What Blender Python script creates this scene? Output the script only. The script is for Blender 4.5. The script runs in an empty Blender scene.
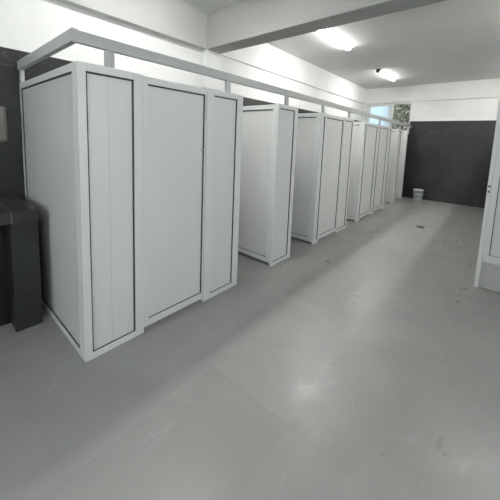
import bpy, bmesh, math, random
from mathutils import Vector, Matrix
random.seed(7)
C = bpy.context.scene.collection
SC = bpy.context.scene

# ------------------------------------------------------------------ materials
def mat(name, color, rough=0.5, metal=0.0, spec=0.5):
    m = bpy.data.materials.new(name); m.use_nodes = True
    b = m.node_tree.nodes['Principled BSDF']
    b.inputs['Base Color'].default_value = (*color, 1)
    b.inputs['Roughness'].default_value = rough
    b.inputs['Metallic'].default_value = metal
    b.inputs['Specular IOR Level'].default_value = spec
    return m
def nd(m, t, **kw):
    n = m.node_tree.nodes.new(t)
    for k, v in kw.items(): setattr(n, k, v)
    return n
def lk(m, a, b): m.node_tree.links.new(a, b)
def ramp(m, fac, stops):
    r = nd(m, 'ShaderNodeValToRGB')
    e = r.color_ramp.elements
    while len(e) < len(stops): e.new(0.5)
    for el, (p, c) in zip(e, stops):
        el.position = p; el.color = (*c, 1)
    lk(m, fac, r.inputs['Fac']); return r
def mixc(m, fac, a, b, mode='MIX'):
    n = nd(m, 'ShaderNodeMix', data_type='RGBA', blend_type=mode)
    if isinstance(fac, (int, float)): n.inputs[0].default_value = fac
    else: lk(m, fac, n.inputs[0])
    for v, i in ((a, 6), (b, 7)):
        if isinstance(v, tuple): n.inputs[i].default_value = (*v, 1)
        else: lk(m, v, n.inputs[i])
    return n.outputs[2]
def noise(m, vec, scale, detail=4, rough=0.55, dist=0.0):
    n = nd(m, 'ShaderNodeTexNoise'); n.inputs['Scale'].default_value = scale
    n.inputs['Detail'].default_value = detail; n.inputs['Roughness'].default_value = rough
    n.inputs['Distortion'].default_value = dist
    if vec is not None: lk(m, vec, n.inputs['Vector'])
    return n
def bump(m, h, strength, dist=0.002):
    b = nd(m, 'ShaderNodeBump'); b.inputs['Strength'].default_value = strength
    b.inputs['Distance'].default_value = dist
    lk(m, h, b.inputs['Height']); lk(m, b.outputs[0], m.node_tree.nodes['Principled BSDF'].inputs['Normal'])
def mapping(m, rot=(0, 0, 0), scale=(1, 1, 1), loc=(0, 0, 0)):
    t = nd(m, 'ShaderNodeTexCoord'); mp = nd(m, 'ShaderNodeMapping')
    mp.inputs['Rotation'].default_value = rot; mp.inputs['Scale'].default_value = scale
    mp.inputs['Location'].default_value = loc
    lk(m, t.outputs['Object'], mp.inputs['Vector']); return mp.outputs[0]

def paint(name, col, var=0.04, rough=0.7):
    m = mat(name, col, rough, spec=0.3)
    v = mapping(m)
    n = noise(m, v, 1.3, 5, 0.6)
    lo = tuple(c * (1 - var) for c in col); hi = tuple(min(1, c * (1 + var)) for c in col)
    r = ramp(m, n.outputs['Fac'], [(0.3, lo), (0.7, hi)])
    lk(m, r.outputs[0], m.node_tree.nodes['Principled BSDF'].inputs['Base Color'])
    n2 = noise(m, v, 60, 3); bump(m, n2.outputs['Fac'], 0.15)
    return m

def tiles(name, col, joint, vein, size, offs, rot, rough, veinamt, mottle, w=2.0, jw=0.003, vs=0.9):
    m = mat(name, col, rough, spec=0.5)
    b = m.node_tree.nodes['Principled BSDF']
    v = mapping(m, rot=rot, loc=offs)
    br = nd(m, 'ShaderNodeTexBrick'); br.offset = 0.0; br.squash = 1.0
    br.inputs['Scale'].default_value = 1.0
    br.inputs['Mortar Size'].default_value = jw; br.inputs['Mortar Smooth'].default_value = 0.2
    br.inputs['Brick Width'].default_value = size[0]; br.inputs['Row Height'].default_value = size[1]
    br.inputs['Color1'].default_value = (*[c * (1 - mottle * 0.35) for c in col], 1)
    br.inputs['Color2'].default_value = (*[c * (1 + mottle * 0.35) for c in col], 1)
    br.inputs['Mortar'].default_value = (*joint, 1)
    lk(m, v, br.inputs['Vector'])
    v2 = mapping(m)
    n = noise(m, v2, 1.6, 6, 0.6, 0.6)
    r = ramp(m, n.outputs['Fac'], [(0.3, (1 - mottle,) * 3), (0.7, (1 + mottle * 0.3,) * 3)])
    c1 = mixc(m, 1.0, br.outputs['Color'], r.outputs[0], 'MULTIPLY')
    # thin stone veins: narrow band around the mid level of a stretched, distorted noise
    v3 = mapping(m, rot=(0.3, 0.2, 0.9), scale=(vs, vs * 0.45, vs))
    n3 = noise(m, v3, 1.6, 4, 0.5, 1.2)
    r3 = ramp(m, n3.outputs['Fac'], [(0.495, (0, 0, 0)), (0.502, (1, 1, 1)), (0.509, (0, 0, 0))])
    n4 = noise(m, v2, 2.3, 2)
    r4 = ramp(m, n4.outputs['Fac'], [(0.5, (0, 0, 0)), (0.62, (veinamt,) * 3)])
    f = mixc(m, 1.0, r3.outputs[0], r4.outputs[0], 'MULTIPLY')
    c2 = mixc(m, f, c1, vein)
    lk(m, c2, b.inputs['Base Color'])
    n5 = noise(m, v2, 5, 4)
    r5 = ramp(m, n5.outputs['Fac'], [(0.3, (rough * 0.8,) * 3), (0.7, (min(1, rough * 1.2),) * 3)])
    lk(m, r5.outputs[0], b.inputs['Roughness'])
    bump(m, br.outputs['Fac'], -0.25 if True else 0, 0.001)
    return m

M = {}
M['wall_white'] = paint('white_wall_paint', (0.84, 0.85, 0.83))
M['ceiling'] = paint('ceiling_paint', (0.74, 0.745, 0.735))
M['beam'] = paint('beam_paint', (0.52, 0.525, 0.51), 0.05)
M['crossbeam'] = paint('cross_beam_paint', (0.42, 0.425, 0.41), 0.05)
M['floor'] = tiles('floor_porcelain', (0.31, 0.312, 0.30), (0.28, 0.282, 0.275), (0.44, 0.44, 0.43), (0.6, 1.2), (0.12, -0.05, 0), (0, 0, 0), 0.34, 0.36, 0.12)
M['granite'] = tiles('dark_stone_tile', (0.027, 0.030, 0.030), (0.02, 0.021, 0.021), (0.16, 0.16, 0.15), (1.2, 0.6), (0, 0, 0.1), (math.radians(90), 0, 0), 0.40, 0.60, 0.50)
M['granite_side'] = tiles('dark_stone_tile_side', (0.027, 0.030, 0.030), (0.02, 0.021, 0.021), (0.16, 0.16, 0.15), (1.2, 0.6), (0, 0, 0.1), (math.radians(90), 0, math.radians(90)), 0.40, 0.45, 0.50)
M['counter'] = tiles('counter_stone_tile', (0.040, 0.043, 0.040), (0.16, 0.16, 0.14), (0.16, 0.16, 0.15), (0.6, 0.6), (0.0, 0.16, 0), (0, 0, 0), 0.40, 0.25, 0.30, jw=0.005)

def boards(name, col, axis, pitch, off, rough, amt=0.86):
    """white laminated boards with fine vertical grooves every pitch metres along axis (object coords)"""
    m = mat(name, col, rough, spec=0.5)
    b = m.node_tree.nodes['Principled BSDF']
    t = nd(m, 'ShaderNodeTexCoord'); s = nd(m, 'ShaderNodeSeparateXYZ'); lk(m, t.outputs['Object'], s.inputs[0])
    a = nd(m, 'ShaderNodeMath', operation='ADD'); lk(m, s.outputs[axis], a.inputs[0]); a.inputs[1].default_value = off + 50 * pitch
    d = nd(m, 'ShaderNodeMath', operation='DIVIDE'); lk(m, a.outputs[0], d.inputs[0]); d.inputs[1].default_value = pitch
    fr = nd(m, 'ShaderNodeMath', operation='FRACT'); lk(m, d.outputs[0], fr.inputs[0])
    w = 0.004 / pitch
    r = ramp(m, fr.outputs[0], [(0.0, (amt,) * 3), (w, (1, 1, 1)), (1 - w, (1, 1, 1)), (1.0, (amt,) * 3)])
    v = mapping(m, scale=(1, 1, 0.25)); n = noise(m, v, 3.0, 4)
    r2 = ramp(m, n.outputs['Fac'], [(0.3, tuple(c * 0.965 for c in col)), (0.7, tuple(c * 1.02 for c in col))])
    lk(m, mixc(m, 1.0, r2.outputs[0], r.outputs[0], 'MULTIPLY'), b.inputs['Base Color'])
    bump(m, r.outputs[0], 0.3, 0.001)
    return m
M['board'] = boards('white_board_front', (0.75, 0.765, 0.75), 'Y', 0.9, -0.189, 0.32, 0.80)
M['board_x'] = boards('white_board_cross', (0.75, 0.765, 0.75), 'X', 0.30, 0.0, 0.12, 0.94)
M['alu'] = mat('white_aluminium', (0.76, 0.78, 0.77), 0.35)
M['rail'] = mat('white_rail_aluminium', (0.50, 0.52, 0.515), 0.38)
M['gasket'] = mat('dark_rubber_gasket', (0.05, 0.055, 0.055), 0.7)
M['drain'] = mat('dull_drain_frame', (0.33, 0.33, 0.32), 0.4)
M['black'] = mat('void_shade_black', (0.006, 0.006, 0.007), 0.6)  # near-black colour carries the shade of the void under the counter
M['steel'] = mat('brushed_steel', (0.55, 0.56, 0.56), 0.3, 1.0)
M['plinth'] = paint('plinth_cement', (0.55, 0.56, 0.54), 0.06, 0.5)
M['cream'] = mat('cream_plastic', (0.18, 0.18, 0.155), 0.35)
M['cream_dark'] = mat('smoked_plastic', (0.05, 0.05, 0.05), 0.3)
M['lamp_body'] = mat('lamp_housing_white', (0.62, 0.64, 0.64), 0.4)
M['bucket'] = mat('white_bucket_plastic', (0.72, 0.74, 0.74), 0.4)
M['bucket_in'] = mat('grey_bucket_contents', (0.12, 0.13, 0.13), 0.6)
M['label_grey'] = mat('grey_print', (0.33, 0.36, 0.37), 0.5)
M['dark_metal'] = mat('dark_drain_metal', (0.02, 0.02, 0.02), 0.5, 0.6)
M['bark'] = paint('bark', (0.10, 0.085, 0.06), 0.3, 0.9)
M['ground'] = paint('outdoor_ground', (0.22, 0.24, 0.17), 0.2, 0.9)
def leafmat():
    m = mat('leaves', (0.15, 0.2, 0.09), 0.5)
    b = m.node_tree.nodes['Principled BSDF']
    g = nd(m, 'ShaderNodeNewGeometry')
    r = ramp(m, g.outputs['Random Per Island'], [(0.0, (0.13, 0.13, 0.09)), (0.5, (0.36, 0.36, 0.28)), (1.0, (0.75, 0.74, 0.66))])
    lk(m, r.outputs[0], b.inputs['Base Color']); return m
M['leaf'] = leafmat()
def tubemat(strength):
    m = mat('lit_tube', (0.9, 0.9, 0.9), 0.3)
    b = m.node_tree.nodes['Principled BSDF']
    b.inputs['Emission Color'].default_value = (1.0, 0.985, 0.955, 1)
    b.inputs['Emission Strength'].default_value = strength
    return m
def frosted():
    m = mat('frosted_glass', (0.40, 0.50, 0.54), 0.75)
    b = m.node_tree.nodes['Principled BSDF']
    b.inputs['Transmission Weight'].default_value = 1.0
    b.inputs['IOR'].default_value = 1.2
    return m
M['frosted'] = frosted()
def clear():
    m = mat('clear_glass', (0.95, 0.97, 0.97), 0.02)
    b = m.node_tree.nodes['Principled BSDF']
    b.inputs['Transmission Weight'].default_value = 1.0
    b.inputs['IOR'].default_value = 1.1
    return m
M['clear'] = clear()

# ------------------------------------------------------------------ helpers
def box(bm, x0, x1, y0, y1, z0, z1):
    if x0 > x1: x0, x1 = x1, x0
    if y0 > y1: y0, y1 = y1, y0
    v = [bm.verts.new(p) for p in ((x0,y0,z0),(x1,y0,z0),(x1,y1,z0),(x0,y1,z0),(x0,y0,z1),(x1,y0,z1),(x1,y1,z1),(x0,y1,z1))]
    for f in ((3,2,1,0),(4,5,6,7),(0,1,5,4),(1,2,6,5),(2,3,7,6),(3,0,4,7)):
        bm.faces.new([v[i] for i in f])
def cyl(bm, c, r0, r1, h, axis='Z', n=24, cap0=True, cap1=True):
    a, b = [], []
    for i in range(n):
        t = 2 * math.pi * i / n; u, w = math.cos(t), math.sin(t)
        def P(r, k):
            if axis == 'Z': return (c[0] + r*u, c[1] + r*w, c[2] + k)
            if axis == 'Y': return (c[0] + r*w, c[1] + k, c[2] + r*u)
            return (c[0] + k, c[1] + r*u, c[2] + r*w)
        a.append(bm.verts.new(P(r0, 0))); b.append(bm.verts.new(P(r1, h)))
    for i in range(n):
        j = (i + 1) % n; bm.faces.new((a[i], a[j], b[j], b[i]))
    if cap0: bm.faces.new(a[::-1])
    if cap1: bm.faces.new(b)
def lathe(bm, c, prof, n=32):
    rings = []
    for r, z in prof:
        rings.append([bm.verts.new((c[0] + r*math.cos(2*math.pi*i/n), c[1] + r*math.sin(2*math.pi*i/n), c[2] + z)) for i in range(n)])
    for A, B in zip(rings, rings[1:]):
        for i in range(n):
            j = (i + 1) % n; bm.faces.new((A[i], A[j], B[j], B[i]))
    bm.faces.new(rings[0][::-1]); bm.faces.new(rings[-1])
def tube(bm, pts, r, n=8):
    prev = None
    for k, p in enumerate(pts):
        p = Vector(p); q = Vector(pts[min(k + 1, len(pts) - 1)]); o = Vector(pts[max(k - 1, 0)])
        d = (q - o).normalized(); a = d.orthogonal().normalized()
        if prev: a = (prev[1] - d * prev[1].dot(d)).normalized()
        b = d.cross(a)
        rr = r[k] if isinstance(r, (list, tuple)) else r
        ring = [bm.verts.new(p + rr * (a*math.cos(2*math.pi*i/n) + b*math.sin(2*math.pi*i/n))) for i in range(n)]
        if prev:
            for i in range(n):
                j = (i + 1) % n; bm.faces.new((prev[0][i], prev[0][j], ring[j], ring[i]))
        else: bm.faces.new(ring[::-1])
        prev = (ring, a)
    bm.faces.new(prev[0])
def obj(name, bm, m, parent=None, bevel=0.0, smooth=False, loc=None):
    bmesh.ops.recalc_face_normals(bm, faces=bm.faces)
    me = bpy.data.meshes.new(name); bm.to_mesh(me); bm.free()
    me.materials.append(m)
    o = bpy.data.objects.new(name, me); C.objects.link(o)
    if parent: o.parent = parent
    if loc: o.location = loc
    if bevel:
        b = o.modifiers.new('bevel', 'BEVEL'); b.width = bevel; b.segments = 2; b.limit_method = 'ANGLE'
    if smooth:
        for p in me.polygons: p.use_smooth = True
    return o
def thing(name, loc, label, cat, group=None):
    o = bpy.data.objects.new(name, None); C.objects.link(o); o.location = loc
    o.empty_display_size = 0.1
    return tag(o, label, cat, group)
def tag(o, label, cat, group=None):
    o['label'] = label; o['category'] = cat
    if group: o['group'] = group
    return o
def struct(name, bm, m, parent=None, bevel=0.0):
    o = obj(name, bm, m, parent, bevel)
    if not parent: o['kind'] = 'structure'
    return o
def B(*bs):
    bm = bmesh.new()
    for b in bs: box(bm, *b)
    return bm

# ------------------------------------------------------------------ setting
WL, WR, YN, YE, ZC = -3.44, 1.50, -3.2, 9.75, 3.345
TILE, LEDGE = 2.30, 2.865
struct('floor', B((WL-0.2, WR+0.2, YN-0.2, YE+0.2, -0.12, 0.0)), M['floor'])
struct('ceiling', B((WL-0.2, WR+0.2, YN-0.2, YE+0.2, ZC, ZC+0.15)), M['ceiling'])
# left wall: plaster with a dark stone dado
w = struct('wall_left', B((WL-0.2, WL-0.012, YN-0.2, YE+0.2, 0, ZC)), M['wall_white'])
struct('tile_cladding', B((WL-0.012, WL, YN, YE, 0, TILE)), M['granite_side'], w)
# end wall with window hole (x -3.37..-2.07, z 1.95..2.865)
WX0, WX1, WZ0 = -3.385, -2.065, 1.92
w = struct('wall_end', B((WL-0.2, WX0, YE+0.012, YE+0.2, 0, ZC), (WX0, WX1, YE+0.012, YE+0.2, 0, WZ0),
                         (WX0, WX1, YE+0.012, YE+0.2, LEDGE, ZC), (WX1, WR+0.2, YE+0.012, YE+0.2, 0, ZC)), M['wall_white'])
struct('tile_cladding', B((WX1, WR, YE, YE+0.012, 0, TILE), (WL, WX1, YE, YE+0.012, 0, WZ0)), M['granite'], w)
struct('tile_edging', B((WX1+0.01, WR, YE-0.006, YE+0.012, TILE, TILE+0.018)), M['wall_white'], w)
RY0, RY1, RZA, RZB = -1.6, 2.4, 1.15, 2.45  # opening for the added right-hand window
w = struct('wall_right', B((WR+0.012, WR+0.2, YN-0.2, RY0, 0, ZC), (WR+0.012, WR+0.2, RY1, YE+0.2, 0, ZC),
                           (WR+0.012, WR+0.2, RY0, RY1, 0, RZA), (WR+0.012, WR+0.2, RY0, RY1, RZB, ZC)), M['wall_white'])
struct('tile_cladding', B((WR, WR+0.012, YN, RY0, 0, TILE), (WR, WR+0.012, RY1, YE, 0, TILE), (WR, WR+0.012, RY0, RY1, 0, RZA)), M['granite_side'], w)
# near wall (behind the camera) with an opening for the added window
NX0, NX1, NZ0, NZ1 = -2.9, 0.9, 1.25, 2.6
w = struct('wall_near', B((WL-0.2, NX0, YN-0.2, YN, 0, ZC), (NX1, WR+0.2, YN-0.2, YN, 0, ZC),
                          (NX0, NX1, YN-0.2, YN, 0, NZ0), (NX0, NX1, YN-0.2, YN, NZ1, ZC)), M['wall_white'])
# concrete edge beams and the cross beam
struct('trim_1', B((WL-0.012, WL+0.085, YN, 2.872, LEDGE-0.01, ZC)), M['beam'])
struct('trim_2', B((WL-0.012, WL+0.02, 3.16, YE, LEDGE, ZC)), M['wall_white'])
struct('trim_3', B((WL-0.012, WR+0.012, 2.872, 3.16, LEDGE-0.01, ZC)), M['crossbeam'], bevel=0.012)
struct('trim_4', B((WL+0.02, WR+0.012, YE-0.035, YE+0.012, LEDGE+0.02, ZC)), M['wall_white'])
struct('trim_5', B((WL-0.012, WL+0.088, 2.86, 3.17, TILE, LEDGE-0.01)), M['wall_white'], bevel=0.01)

# end window: fixed frosted sash on the left, open light on the right
w = struct('window_1', B((WX0, WX1, YE+0.05, YE+0.11, LEDGE-0.035, LEDGE), (WX0, WX1, YE+0.05, YE+0.11, WZ0, WZ0+0.04),
                         (WX0, WX0+0.04, YE+0.05, YE+0.11, WZ0+0.04, LEDGE-0.035), (WX1-0.03, WX1, YE+0.05, YE+0.11, WZ0+0.04, LEDGE-0.035)), M['alu'])
sx0, sx1, sz0, sz1 = WX0+0.04, -2.58, WZ0+0.04, LEDGE-0.035
s = struct('window_sash', B((sx0, sx1, YE+0.06, YE+0.09, sz1-0.05, sz1), (sx0, sx1, YE+0.06, YE+0.09, sz0, sz0+0.05),
                            (sx0, sx0+0.06, YE+0.06, YE+0.09, sz0+0.05, sz1-0.05), (sx1-0.13, sx1-0.09, YE+0.06, YE+0.09, sz0+0.05, sz1-0.05),
                            (sx1-0.06, sx1, YE+0.06, YE+0.09, sz0+0.05, sz1-0.05)), M['alu'], w)
struct('window_glass', B((sx0+0.06, sx1-0.13, YE+0.072, YE+0.078, sz0+0.05, sz1-0.05), (sx1-0.09, sx1-0.06, YE+0.072, YE+0.078, sz0+0.05, sz1-0.05)), M['frosted'], s)
# unseen window added behind the camera to give the near bay soft light
w = struct('added_window_2', B((NX0, NX1, YN-0.13, YN-0.07, NZ1-0.05, NZ1), (NX0, NX1, YN-0.13, YN-0.07, NZ0, NZ0+0.05),
                         *[(x, x+0.05, YN-0.13, YN-0.07, NZ0+0.05, NZ1-0.05) for x in (NX0, -1.66, -0.40, NX1-0.05)]), M['alu'])
struct('window_glass', B(*[(x, x2, YN-0.103, YN-0.097, NZ0+0.05, NZ1-0.05) for x, x2 in ((NX0+0.05, -1.66), (-1.61, -0.40), (-0.35, NX1-0.05))]), M['clear'], w)

w = struct('added_window_3', B((WR+0.07, WR+0.13, RY0, RY1, RZB-0.05, RZB), (WR+0.07, WR+0.13, RY0, RY1, RZA, RZA+0.05),  # unseen window added in the right wall to brighten the cubicle fronts
                         *[(WR+0.07, WR+0.13, y, y+0.05, RZA+0.05, RZB-0.05) for y in (RY0, -0.28, 1.03, RY1-0.05)]), M['alu'])
struct('window_glass', B(*[(WR+0.097, WR+0.103, y, y2, RZA+0.05, RZB-0.05) for y, y2 in ((RY0+0.05, -0.28), (-0.23, 1.03), (1.08, RY1-0.05))]), M['clear'], w)

# outdoors beyond the end window
g = struct('trim_6', B((-14, 12, YE+0.25, 24, -0.25, -0.12)), M['ground'])
g['label'] = 'ground outside the window'
def tree(loc, label, n, spread, zc):
    t = thing('tree', loc, label, 'tree', None)
    bm = bmesh.new()
    tube(bm, [(0,0,-0.12), (0.05,0.02,0.8), (-0.04,0.05,1.6), (0.06,0,2.5), (0,0,3.3)], [0.09,0.08,0.06,0.045,0.02], 10)
    for k in range(9):
        a = k * 2.4; z = 1.2 + 0.22 * k
        tube(bm, [(0,0,z), (0.35*math.cos(a), 0.3*math.sin(a), z+0.25), (0.75*math.cos(a), 0.6*math.sin(a), z+0.35)], [0.03,0.02,0.01], 6)
    obj('trunk', bm, M['bark'], t, smooth=True)
    bm = bmesh.new()
    for k in range(n):
        d = Vector((random.gauss(0,1), random.gauss(0,1), random.gauss(0,1))).normalized() * (random.random() ** 0.4)
        p = Vector((d.x*spread[0], d.y*spread[1], zc + d.z*spread[2]))
        L, W = random.uniform(0.05, 0.11), random.uniform(0.02, 0.04)
        u = Vector((random.gauss(0,1), random.gauss(0,1), random.gauss(0,0.6))).normalized(); v = u.orthogonal().normalized()
        v.rotate(Matrix.Rotation(random.random()*6.28, 3, u)); nn = u.cross(v)
        vs = [bm.verts.new(q) for q in (p - u*L, p + v*W + nn*0.008, p + u*L, p - v*W + nn*0.008)]
        bm.faces.new(vs)
    me = bpy.data.meshes.new('foliage'); bm.to_mesh(me); bm.free(); me.materials.append(M['leaf'])
    o = bpy.data.objects.new('foliage', me); C.objects.link(o); o.parent = t
tree((-2.40, 11.3, 0), 'grey-green leafy tree seen through the open window at the far end', 5600, (0.66, 0.6, 1.3), 2.5)

# ------------------------------------------------------------------ cubicles
T = 0.035         # frame thickness
H = 2.0
def framed(name, parent, mp, u0, u1, z0, z1, t0, fl=0.04, fr=0.06, ft=0.05, fb=0.05, T=T, board='board', near=False):
    """aluminium frame with recessed board and black gasket; mp maps (u, t, z) ranges to a local box"""
    bm = bmesh.new()
    for r in ((u0, u0+fl, z0, z1), (u1-fr, u1, z0, z1), (u0+fl, u1-fr, z1-ft, z1), (u0+fl, u1-fr, z0, z0+fb)):
        box(bm, *mp(r[0], r[1], t0, t0+T), r[2], r[3])
    fo = obj(name, bm, M['alu'], parent, bevel=0.002)
    a, b, c, d = u0+fl, u1-fr, z0+fb, z1-ft
    rec = 0.010
    bm = bmesh.new(); box(bm, *mp(a, b, t0+rec, t0+T-rec), c, d)
    obj('infill_board', bm, M[board], fo)
    g = 0.011; bm = bmesh.new()
    for ts in ((t0+0.002, t0+rec), (t0+T-rec, t0+T-0.002)):
        for r in (([(a, a+g*0.6, c, d)] if near else []) + [(b-g, b, c, d), (a, b, d-g, d), (a, b, c, c+g*0.4)]):
            box(bm, *mp(r[0], r[1], ts[0], ts[1]), r[2], r[3])
    obj('gasket', bm, M['gasket'], fo)
    return fo
def latch(door, mp, u, z, t0):
    bm = bmesh.new()
    x0, x1, y0, y1 = mp(u-0.012, u+0.012, t0-0.004, t0)
    box(bm, x0, x1, y0, y1, z-0.018, z+0.018)
    x0, x1, y0, y1 = mp(u-0.006, u+0.006, t0-0.014, t0-0.004)
    box(bm, x0, x1, y0, y1, z-0.008, z+0.008)
    obj('latch', bm, M['steel'], door, bevel=0.002)
def hinges(door, mp, u, t0):
    bm = bmesh.new()
    for z in (0.25, 1.0, 1.75):
        x0, x1, y0, y1 = mp(u-0.008, u+0.008, t0-0.005, t0+0.011)
        box(bm, x0, x1, y0, y1, z-0.045, z+0.045)
    obj('hinge', bm, M['steel'], door, bevel=0.002)

def cubicle(face, depth, side, ys, parts, door, wall_y, label, group, first=False, toilet=True):
    """face: x of front plane. side: +1 interior lies at -x (left row), -1 interior at +x (right row).
    parts: list of (y0, y1, fl, fr) front panels; door: (y0, y1, 'closed'|'open')"""
    root = thing('toilet_cubicle', (face, ys, 0), label, 'toilet cubicle', group)
    mpY = lambda u0, u1, t0, t1: (-side*t0, -side*t1, u0-ys, u1-ys)
    for k, (a, b, fl, fr) in enumerate(parts):
        framed('front_panel', root, mpY, a, b, 0.0, H, 0.0, fl, fr, near=(a == 0.673))
    y0, y1, st = door
    if st == 'closed':
        d = framed('door', root, mpY, y0+0.004, y1-0.004, 0.035, H-0.008, 0.008, 0.04, 0.014, 0.05, 0.06)
        latch(d, mpY, y1-0.035, 1.46, 0.018)
    else:
        L = y1 - y0 - 0.02
        # hinged on the far jamb and swung square into the cubicle
        mpX = lambda u0, u1, t0, t1: (-side*(u0), -side*(u1), y1 + t0 - ys - 0.002 + 0.001, y1 + t1 - ys - 0.001)
        d = framed('door', root, mpX, 0.004+T, 0.004+T+L, 0.035, H-0.008, 0.004, 0.045, 0.05, 0.055, 0.06, board='board_x')
        latch(d, mpX, 0.004+T+L-0.025, 1.20, 0.004)
    mpP = lambda u0, u1, t0, t1: (-side*u0, -side*u1, wall_y + t0 - ys, wall_y + t1 - ys)
    pn = framed('side_partition', root, mpP, T+0.002, depth, 0.0, H, -T/2, 0.045, 0.045, 0.05, 0.05, board='board_x')
    return root

FX = -1.987
DEPTH = (FX - WL) - 0.004
G = 'white cubicles in the long left row'
L = [
 ('tall white cubicle nearest the camera, door shut, beside the dark stone counter',
  [(0.673, 1.105, 0.05, 0.07), (1.715, 2.187, 0.085, 0.085)], (1.105, 1.715, 'closed'), 1.95),
 ('white cubicle with its door swung inward, second from the camera in the left row',
  [(2.806, 3.243, 0.035, 0.075)], (2.187, 2.806, 'open'), 3.03),
 ('white cubicle with its door swung inward, third from the camera in the left row',
  [(3.885, 4.05, 0.10, 0.03)], (3.243, 3.885, 'open'), 3.97),
 ('white cubicle with a shut door, fourth from the camera in the left row',
  [(4.725, 5.16, 0.05, 0.06)], (4.05, 4.725, 'closed'), 4.96),
 ('white cubicle with its door swung inward, fifth from the camera in the left row',
  [(5.68, 5.86, 0.10, 0.03)], (5.16, 5.68, 'open'), 5.78),
 ('white cubicle with a shut door, sixth from the camera in the left row',
  [(6.54, 6.76, 0.08, 0.05)], (5.86, 6.54, 'closed'), 6.66),
 ('white cubicle with a shut door, seventh from the camera in the left row',
  [(7.35, 7.62, 0.06, 0.06)], (6.76, 7.35, 'closed'), 7.52),
 ('white cubicle with its door swung inward, eighth in the left row',
  [(8.25, 8.60, 0.05, 0.06)], (7.62, 8.25, 'open'), 8.42),
 ('white cubicle with its door swung inward, farthest in the left row',
  [(9.19, 9.30, 0.06, 0.03)], (8.60, 9.19, 'open'), 9.262),
]
starts = [0.673, 2.187, 3.243, 4.05, 5.16, 5.86, 6.76, 7.62, 8.60]
for (lab, pr, dr, wy), ys in zip(L, starts):
    r = cubicle(FX, DEPTH, 1, ys, pr, dr, wy, lab, G)
    if ys == 0.673:      # the closing panel facing the camera
        mpS = lambda u0, u1, t0, t1: (-u0, -u1, t0, t1)
        sp = framed('end_panel', r, mpS, T+0.002, DEPTH, 0.0, H, 0.0, 0.055, 0.05, 0.05, 0.05, board='board_x')
        sp['label'] = 'glossy white closing panel facing the counter'

# right row: the nearest cubicle stands on a raised plinth, seen edge-on
RX = -0.035
RG = 'cubicles of the right row lined up behind its closing panel'
r = thing('toilet_cubicle', (RX, 4.05, 0), 'white cubicle at the right edge, standing on a raised light plinth', 'toilet cubicle')
mpS = lambda u0, u1, t0, t1: (u0, u1, t0, t1)
obj('corner_post', B((0, 0.036, 0, 0.036, 0, 2.19)), M['alu'], r, bevel=0.003)
sp = framed('end_panel', r, mpS, 0.038, 1.52, 0.325, H+0.17, 0.004, 0.052, 0.05, 0.05, 0.07, board='board_x', near=True)
mpF = lambda u0, u1, t0, t1: (t0, t1, u0, u1)
framed('front_panel', r, mpF, 0.038, 0.25, 0.325, H, 0.0, 0.04, 0.05)
d = framed('door', r, mpF, 0.255, 0.86, 0.36, H-0.01, 0.008)
framed('front_panel', r, mpF, 0.865, 1.10, 0.325, H, 0.0, 0.04, 0.05)
bm = bmesh.new()
for z in (1.10, 1.16):
    bm = bmesh.new(); cyl(bm, (0.016, -0.006, z), 0.011, 0.011, 0.007, 'Y', 12)
    sc = obj('bolt', bm, M['gasket'], r); sc['label'] = 'dark bolt head'
for k in range(4):
    y = 5.16 + 1.10 * k
    q = cubicle(RX, 1.52, -1, y, [(y, y+0.22, 0.04, 0.05), (y+0.87, y+1.095, 0.04, 0.05)], (y+0.22, y+0.87, 'closed'), y+1.07,
                'white cubicle in the right row, hidden behind the panel at the right edge', RG)
pl = obj('plinth', B((RX+0.04, WR-0.002, 4.092, 5.15, 0.0, 0.30)), M['plinth'])
pl.name = 'step'; tag(pl, 'light cement step under the panel at the right edge', 'step')

# overhead rail of the left row
rt = thing('overhead_rail', (FX, 0.676, 0), 'white square overhead rail on short posts running above the left cubicles', 'rail')
RZ0, RZ1 = 2.108, 2.18
obj('long_rail', B((-0.036, 0.0, -0.012, YE-0.05-0.676, RZ0, RZ1)), M['rail'], rt, bevel=0.003)
obj('return_rail', B((-DEPTH, -0.037, -0.012, 0.024, RZ0+0.012, RZ1+0.018)), M['rail'], rt, bevel=0.003)
for y in (0.875, 1.98, 2.99, 3.965, 4.96, 5.78, 6.66, 7.55, 8.42, 9.25):
    obj('rail_post', B((-0.030, -0.004, y-0.03-0.676, y+0.03-0.676, H+0.001, RZ0-0.0005)), M['rail'], rt, bevel=0.002)
obj('rail_post', B((-DEPTH+0.0, -DEPTH+0.05, 0.0, 0.03, H+0.001, RZ0+0.0115)), M['rail'], rt, bevel=0.002)

# ------------------------------------------------------------------ counter
CX1, CY1, CZ = -2.69, 0.603, 0.956
ct = thing('counter', (-3.0, CY1, 0), 'dark stone-tiled counter on a thick leg beside the nearest cubicle', 'counter')
def rel(o, r): o.location = (-r.location.x, -r.location.y, 0); return o
rel(obj('counter_top', B((WL+0.002, CX1, -1.9, CY1, CZ-0.088, CZ)), M['counter'], ct, bevel=0.003), ct)
rel(obj('leg', B((WL+0.002, CX1-0.001, CY1-0.175, CY1-0.001, 0, CZ-0.089)), M['granite'], ct, bevel=0.003), ct)
rel(obj('leg', B((WL+0.002, CX1-0.001, -1.899, -1.72, 0, CZ-0.089)), M['granite'], ct, bevel=0.003), ct)

rel(obj('void_shade_panel', B((CX1-0.20, CX1-0.18, -1.719, CY1-0.176, 0, CZ-0.089)), M['black'], ct), ct)  # sheet added to paint the dark shade under the counter
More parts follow.
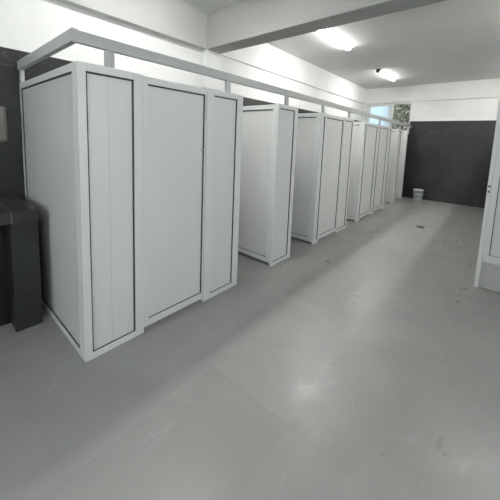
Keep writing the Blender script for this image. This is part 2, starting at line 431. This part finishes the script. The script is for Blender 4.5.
# dispenser on the dark wall
dp = thing('paper_dispenser', (WL, 0.44, 1.44), 'cream paper dispenser fixed to the dark tiled wall above the counter', 'dispenser')
bm = B((0.001, 0.11, -0.16, 0.115, 0.02, 0.33))
obj('casing', bm, M['cream'], dp, bevel=0.022)
obj('paper_slot', B((0.02, 0.10, -0.12, 0.08, 0.0, 0.0195)), M['cream_dark'], dp, bevel=0.003)
obj('window_strip', B((0.1105, 0.114, -0.14, -0.11, 0.10, 0.26)), M['cream_dark'], dp)

# ------------------------------------------------------------------ lamps
def lamp(x, y0, y1, label, power):
    t = thing('batten_lamp', (x, y0, ZC), label, 'ceiling lamp', 'batten lamps on the ceiling')
    Ln = y1 - y0
    obj('housing', B((-0.043, 0.043, 0, Ln, -0.018, 0.0)), M['lamp_body'], t, bevel=0.003)
    prof = [(0.040*math.cos(a), -0.0185 - 0.028*math.sin(a)) for a in [math.pi*k/14 for k in range(15)]]
    def half(y0, y1, k):
        bm = bmesh.new()
        A = [bm.verts.new((px*k, y0, -0.0185 + (pz+0.0185)*k)) for px, pz in prof]; Bv = [bm.verts.new((px*k, y1, -0.0185 + (pz+0.0185)*k)) for px, pz in prof]
        for q in range(14): bm.faces.new((A[q], A[q+1], Bv[q+1], Bv[q]))
        bm.faces.new((A[0], Bv[0], Bv[14], A[14])); bm.faces.new(A); bm.faces.new(Bv[::-1])
        return bm
    obj('end_cap', half(0.0, 0.018, 1.06), M['lamp_body'], t); obj('end_cap', half(Ln-0.018, Ln, 1.06), M['lamp_body'], t)
    obj('diffuser', half(0.0185, Ln-0.0185, 1.0), tubemat(power), t)
    return t
lamp(-2.30, 4.20, 5.42, 'lit batten lamp on the ceiling just behind the cross beam', 44)
t2 = lamp(-2.32, 7.35, 8.57, 'lit batten lamp on the ceiling near the far window, dark cap at one end', 38)
obj('starter', B((-0.05, 0.03, -0.09, -0.001, -0.07, 0.0)), M['gasket'], t2, bevel=0.004)
lamp(0.42, 4.55, 5.77, 'lit batten lamp outside the frame above the right row', 52)
lamp(0.42, 7.70, 8.92, 'lit batten lamp outside the frame, over the far end of the right row', 38)
lamp(-2.30, 0.95, 2.17, 'lit batten lamp outside the frame above the nearest cubicle', 38)
lamp(0.42, -1.5, -0.28, 'unseen batten lamp added behind the camera for fill light', 28)  # added lamp, strengthens the light on cubicle fronts and end panel

# ------------------------------------------------------------------ bucket, drain
b = thing('bucket', (-1.61, 9.52, 0), 'small white plastic bucket on the floor against the dark end wall', 'bucket')
b.scale = (0.86, 0.86, 0.9)
bm = bmesh.new()
lathe(bm, (0,0,0), [(0.118, 0.0), (0.125, 0.006), (0.150, 0.32), (0.158, 0.32), (0.158, 0.345), (0.146, 0.345), (0.142, 0.30), (0.118, 0.02)])
obj('bucket_body', bm, M['bucket'], b, smooth=True)
bm = bmesh.new(); lathe(bm, (0,0,0), [(0.1285, 0.07), (0.1295, 0.07), (0.1440, 0.22), (0.1425, 0.22)])
bmesh.ops.delete(bm, geom=[v for v in bm.verts if v.co.y > 0.02 or v.co.x < -0.08], context='VERTS')
obj('printed_band', bm, M['label_grey'], b, smooth=True)
bm = bmesh.new(); lathe(bm, (0,0,0), [(0.13, 0.24), (0.139, 0.285), (0.09, 0.315), (0.03, 0.30)])
obj('dark_bag', bm, M['bucket_in'], b, smooth=True)
bm = bmesh.new()
tube(bm, [(0.16*math.cos(a), -0.02-0.10*math.sin(a), 0.325-0.12*math.sin(a)) for a in [math.pi*k/14 for k in range(15)]], 0.004)
obj('handle', bm, M['steel'], b)
dr = thing('floor_drain', (-0.97, 6.33, 0), 'small dark drain grate set in the middle of the grey floor', 'floor drain')
obj('drain_frame', B((-0.09, 0.09, -0.12, -0.075, 0.0, 0.004), (-0.09, 0.09, 0.075, 0.12, 0, 0.004), (-0.09, -0.065, -0.075, 0.075, 0, 0.004), (0.065, 0.09, -0.075, 0.075, 0, 0.004)), M['drain'], dr)
obj('drain_grate', B((-0.065, 0.065, -0.075, 0.075, 0.0005, 0.003)), M['dark_metal'], dr)

# ------------------------------------------------------------------ world, sun-less overcast sky
wd = bpy.data.worlds.new('sky'); SC.world = wd; wd.use_nodes = True
bg = wd.node_tree.nodes['Background']
bg.inputs[0].default_value = (0.86, 0.93, 0.97, 1); bg.inputs[1].default_value = 1.0

# unseen area lights added outside the two added windows to lift the near bay
def fill_light(sx, sy, energy, loc, d):
    ld = bpy.data.lights.new('added_fill_light', 'AREA'); ld.shape = 'RECTANGLE'; ld.size = sx; ld.size_y = sy
    ld.energy = energy; ld.color = (1.0, 0.985, 0.95)
    lo = bpy.data.objects.new('added_fill_light', ld); C.objects.link(lo)
    lo.location = loc; lo.rotation_euler = Vector(d).to_track_quat('-Z', 'Y').to_euler()
fill_light(NX1-NX0, NZ1-NZ0, 14, ((NX0+NX1)/2, YN-0.25, (NZ0+NZ1)/2), (0, 1, -0.05))
fill_light(RY1-RY0, RZB-RZA, 5, (WR+0.25, (RY0+RY1)/2, (RZA+RZB)/2), (-1, 0, -0.02))

# ------------------------------------------------------------------ camera
cam = bpy.data.cameras.new('camera'); co = bpy.data.objects.new('camera', cam); C.objects.link(co)
r = Vector((0.7581134, 0.6509748, 0.0386767)); u = Vector((-0.1034551, 0.0615004, 0.9927310)); f = Vector((-0.6438642, 0.7566039, -0.1139709))
m = Matrix.Identity(4)
for i in range(3): m[i][0] = r[i]; m[i][1] = u[i]; m[i][2] = -f[i]
m[2][3] = 1.5631
co.matrix_world = m
cam.sensor_width = 36; cam.sensor_fit = 'HORIZONTAL'; cam.lens = 36 * 286.784 / 500
cam.shift_y = -(250 - 172.665) / 500
cam.clip_start = 0.05
SC.camera = co
vs = SC.view_settings
vs.view_transform = 'Standard'; vs.look = 'None'; vs.gamma = 1; vs.use_curve_mapping = False
vs.exposure = 1.27
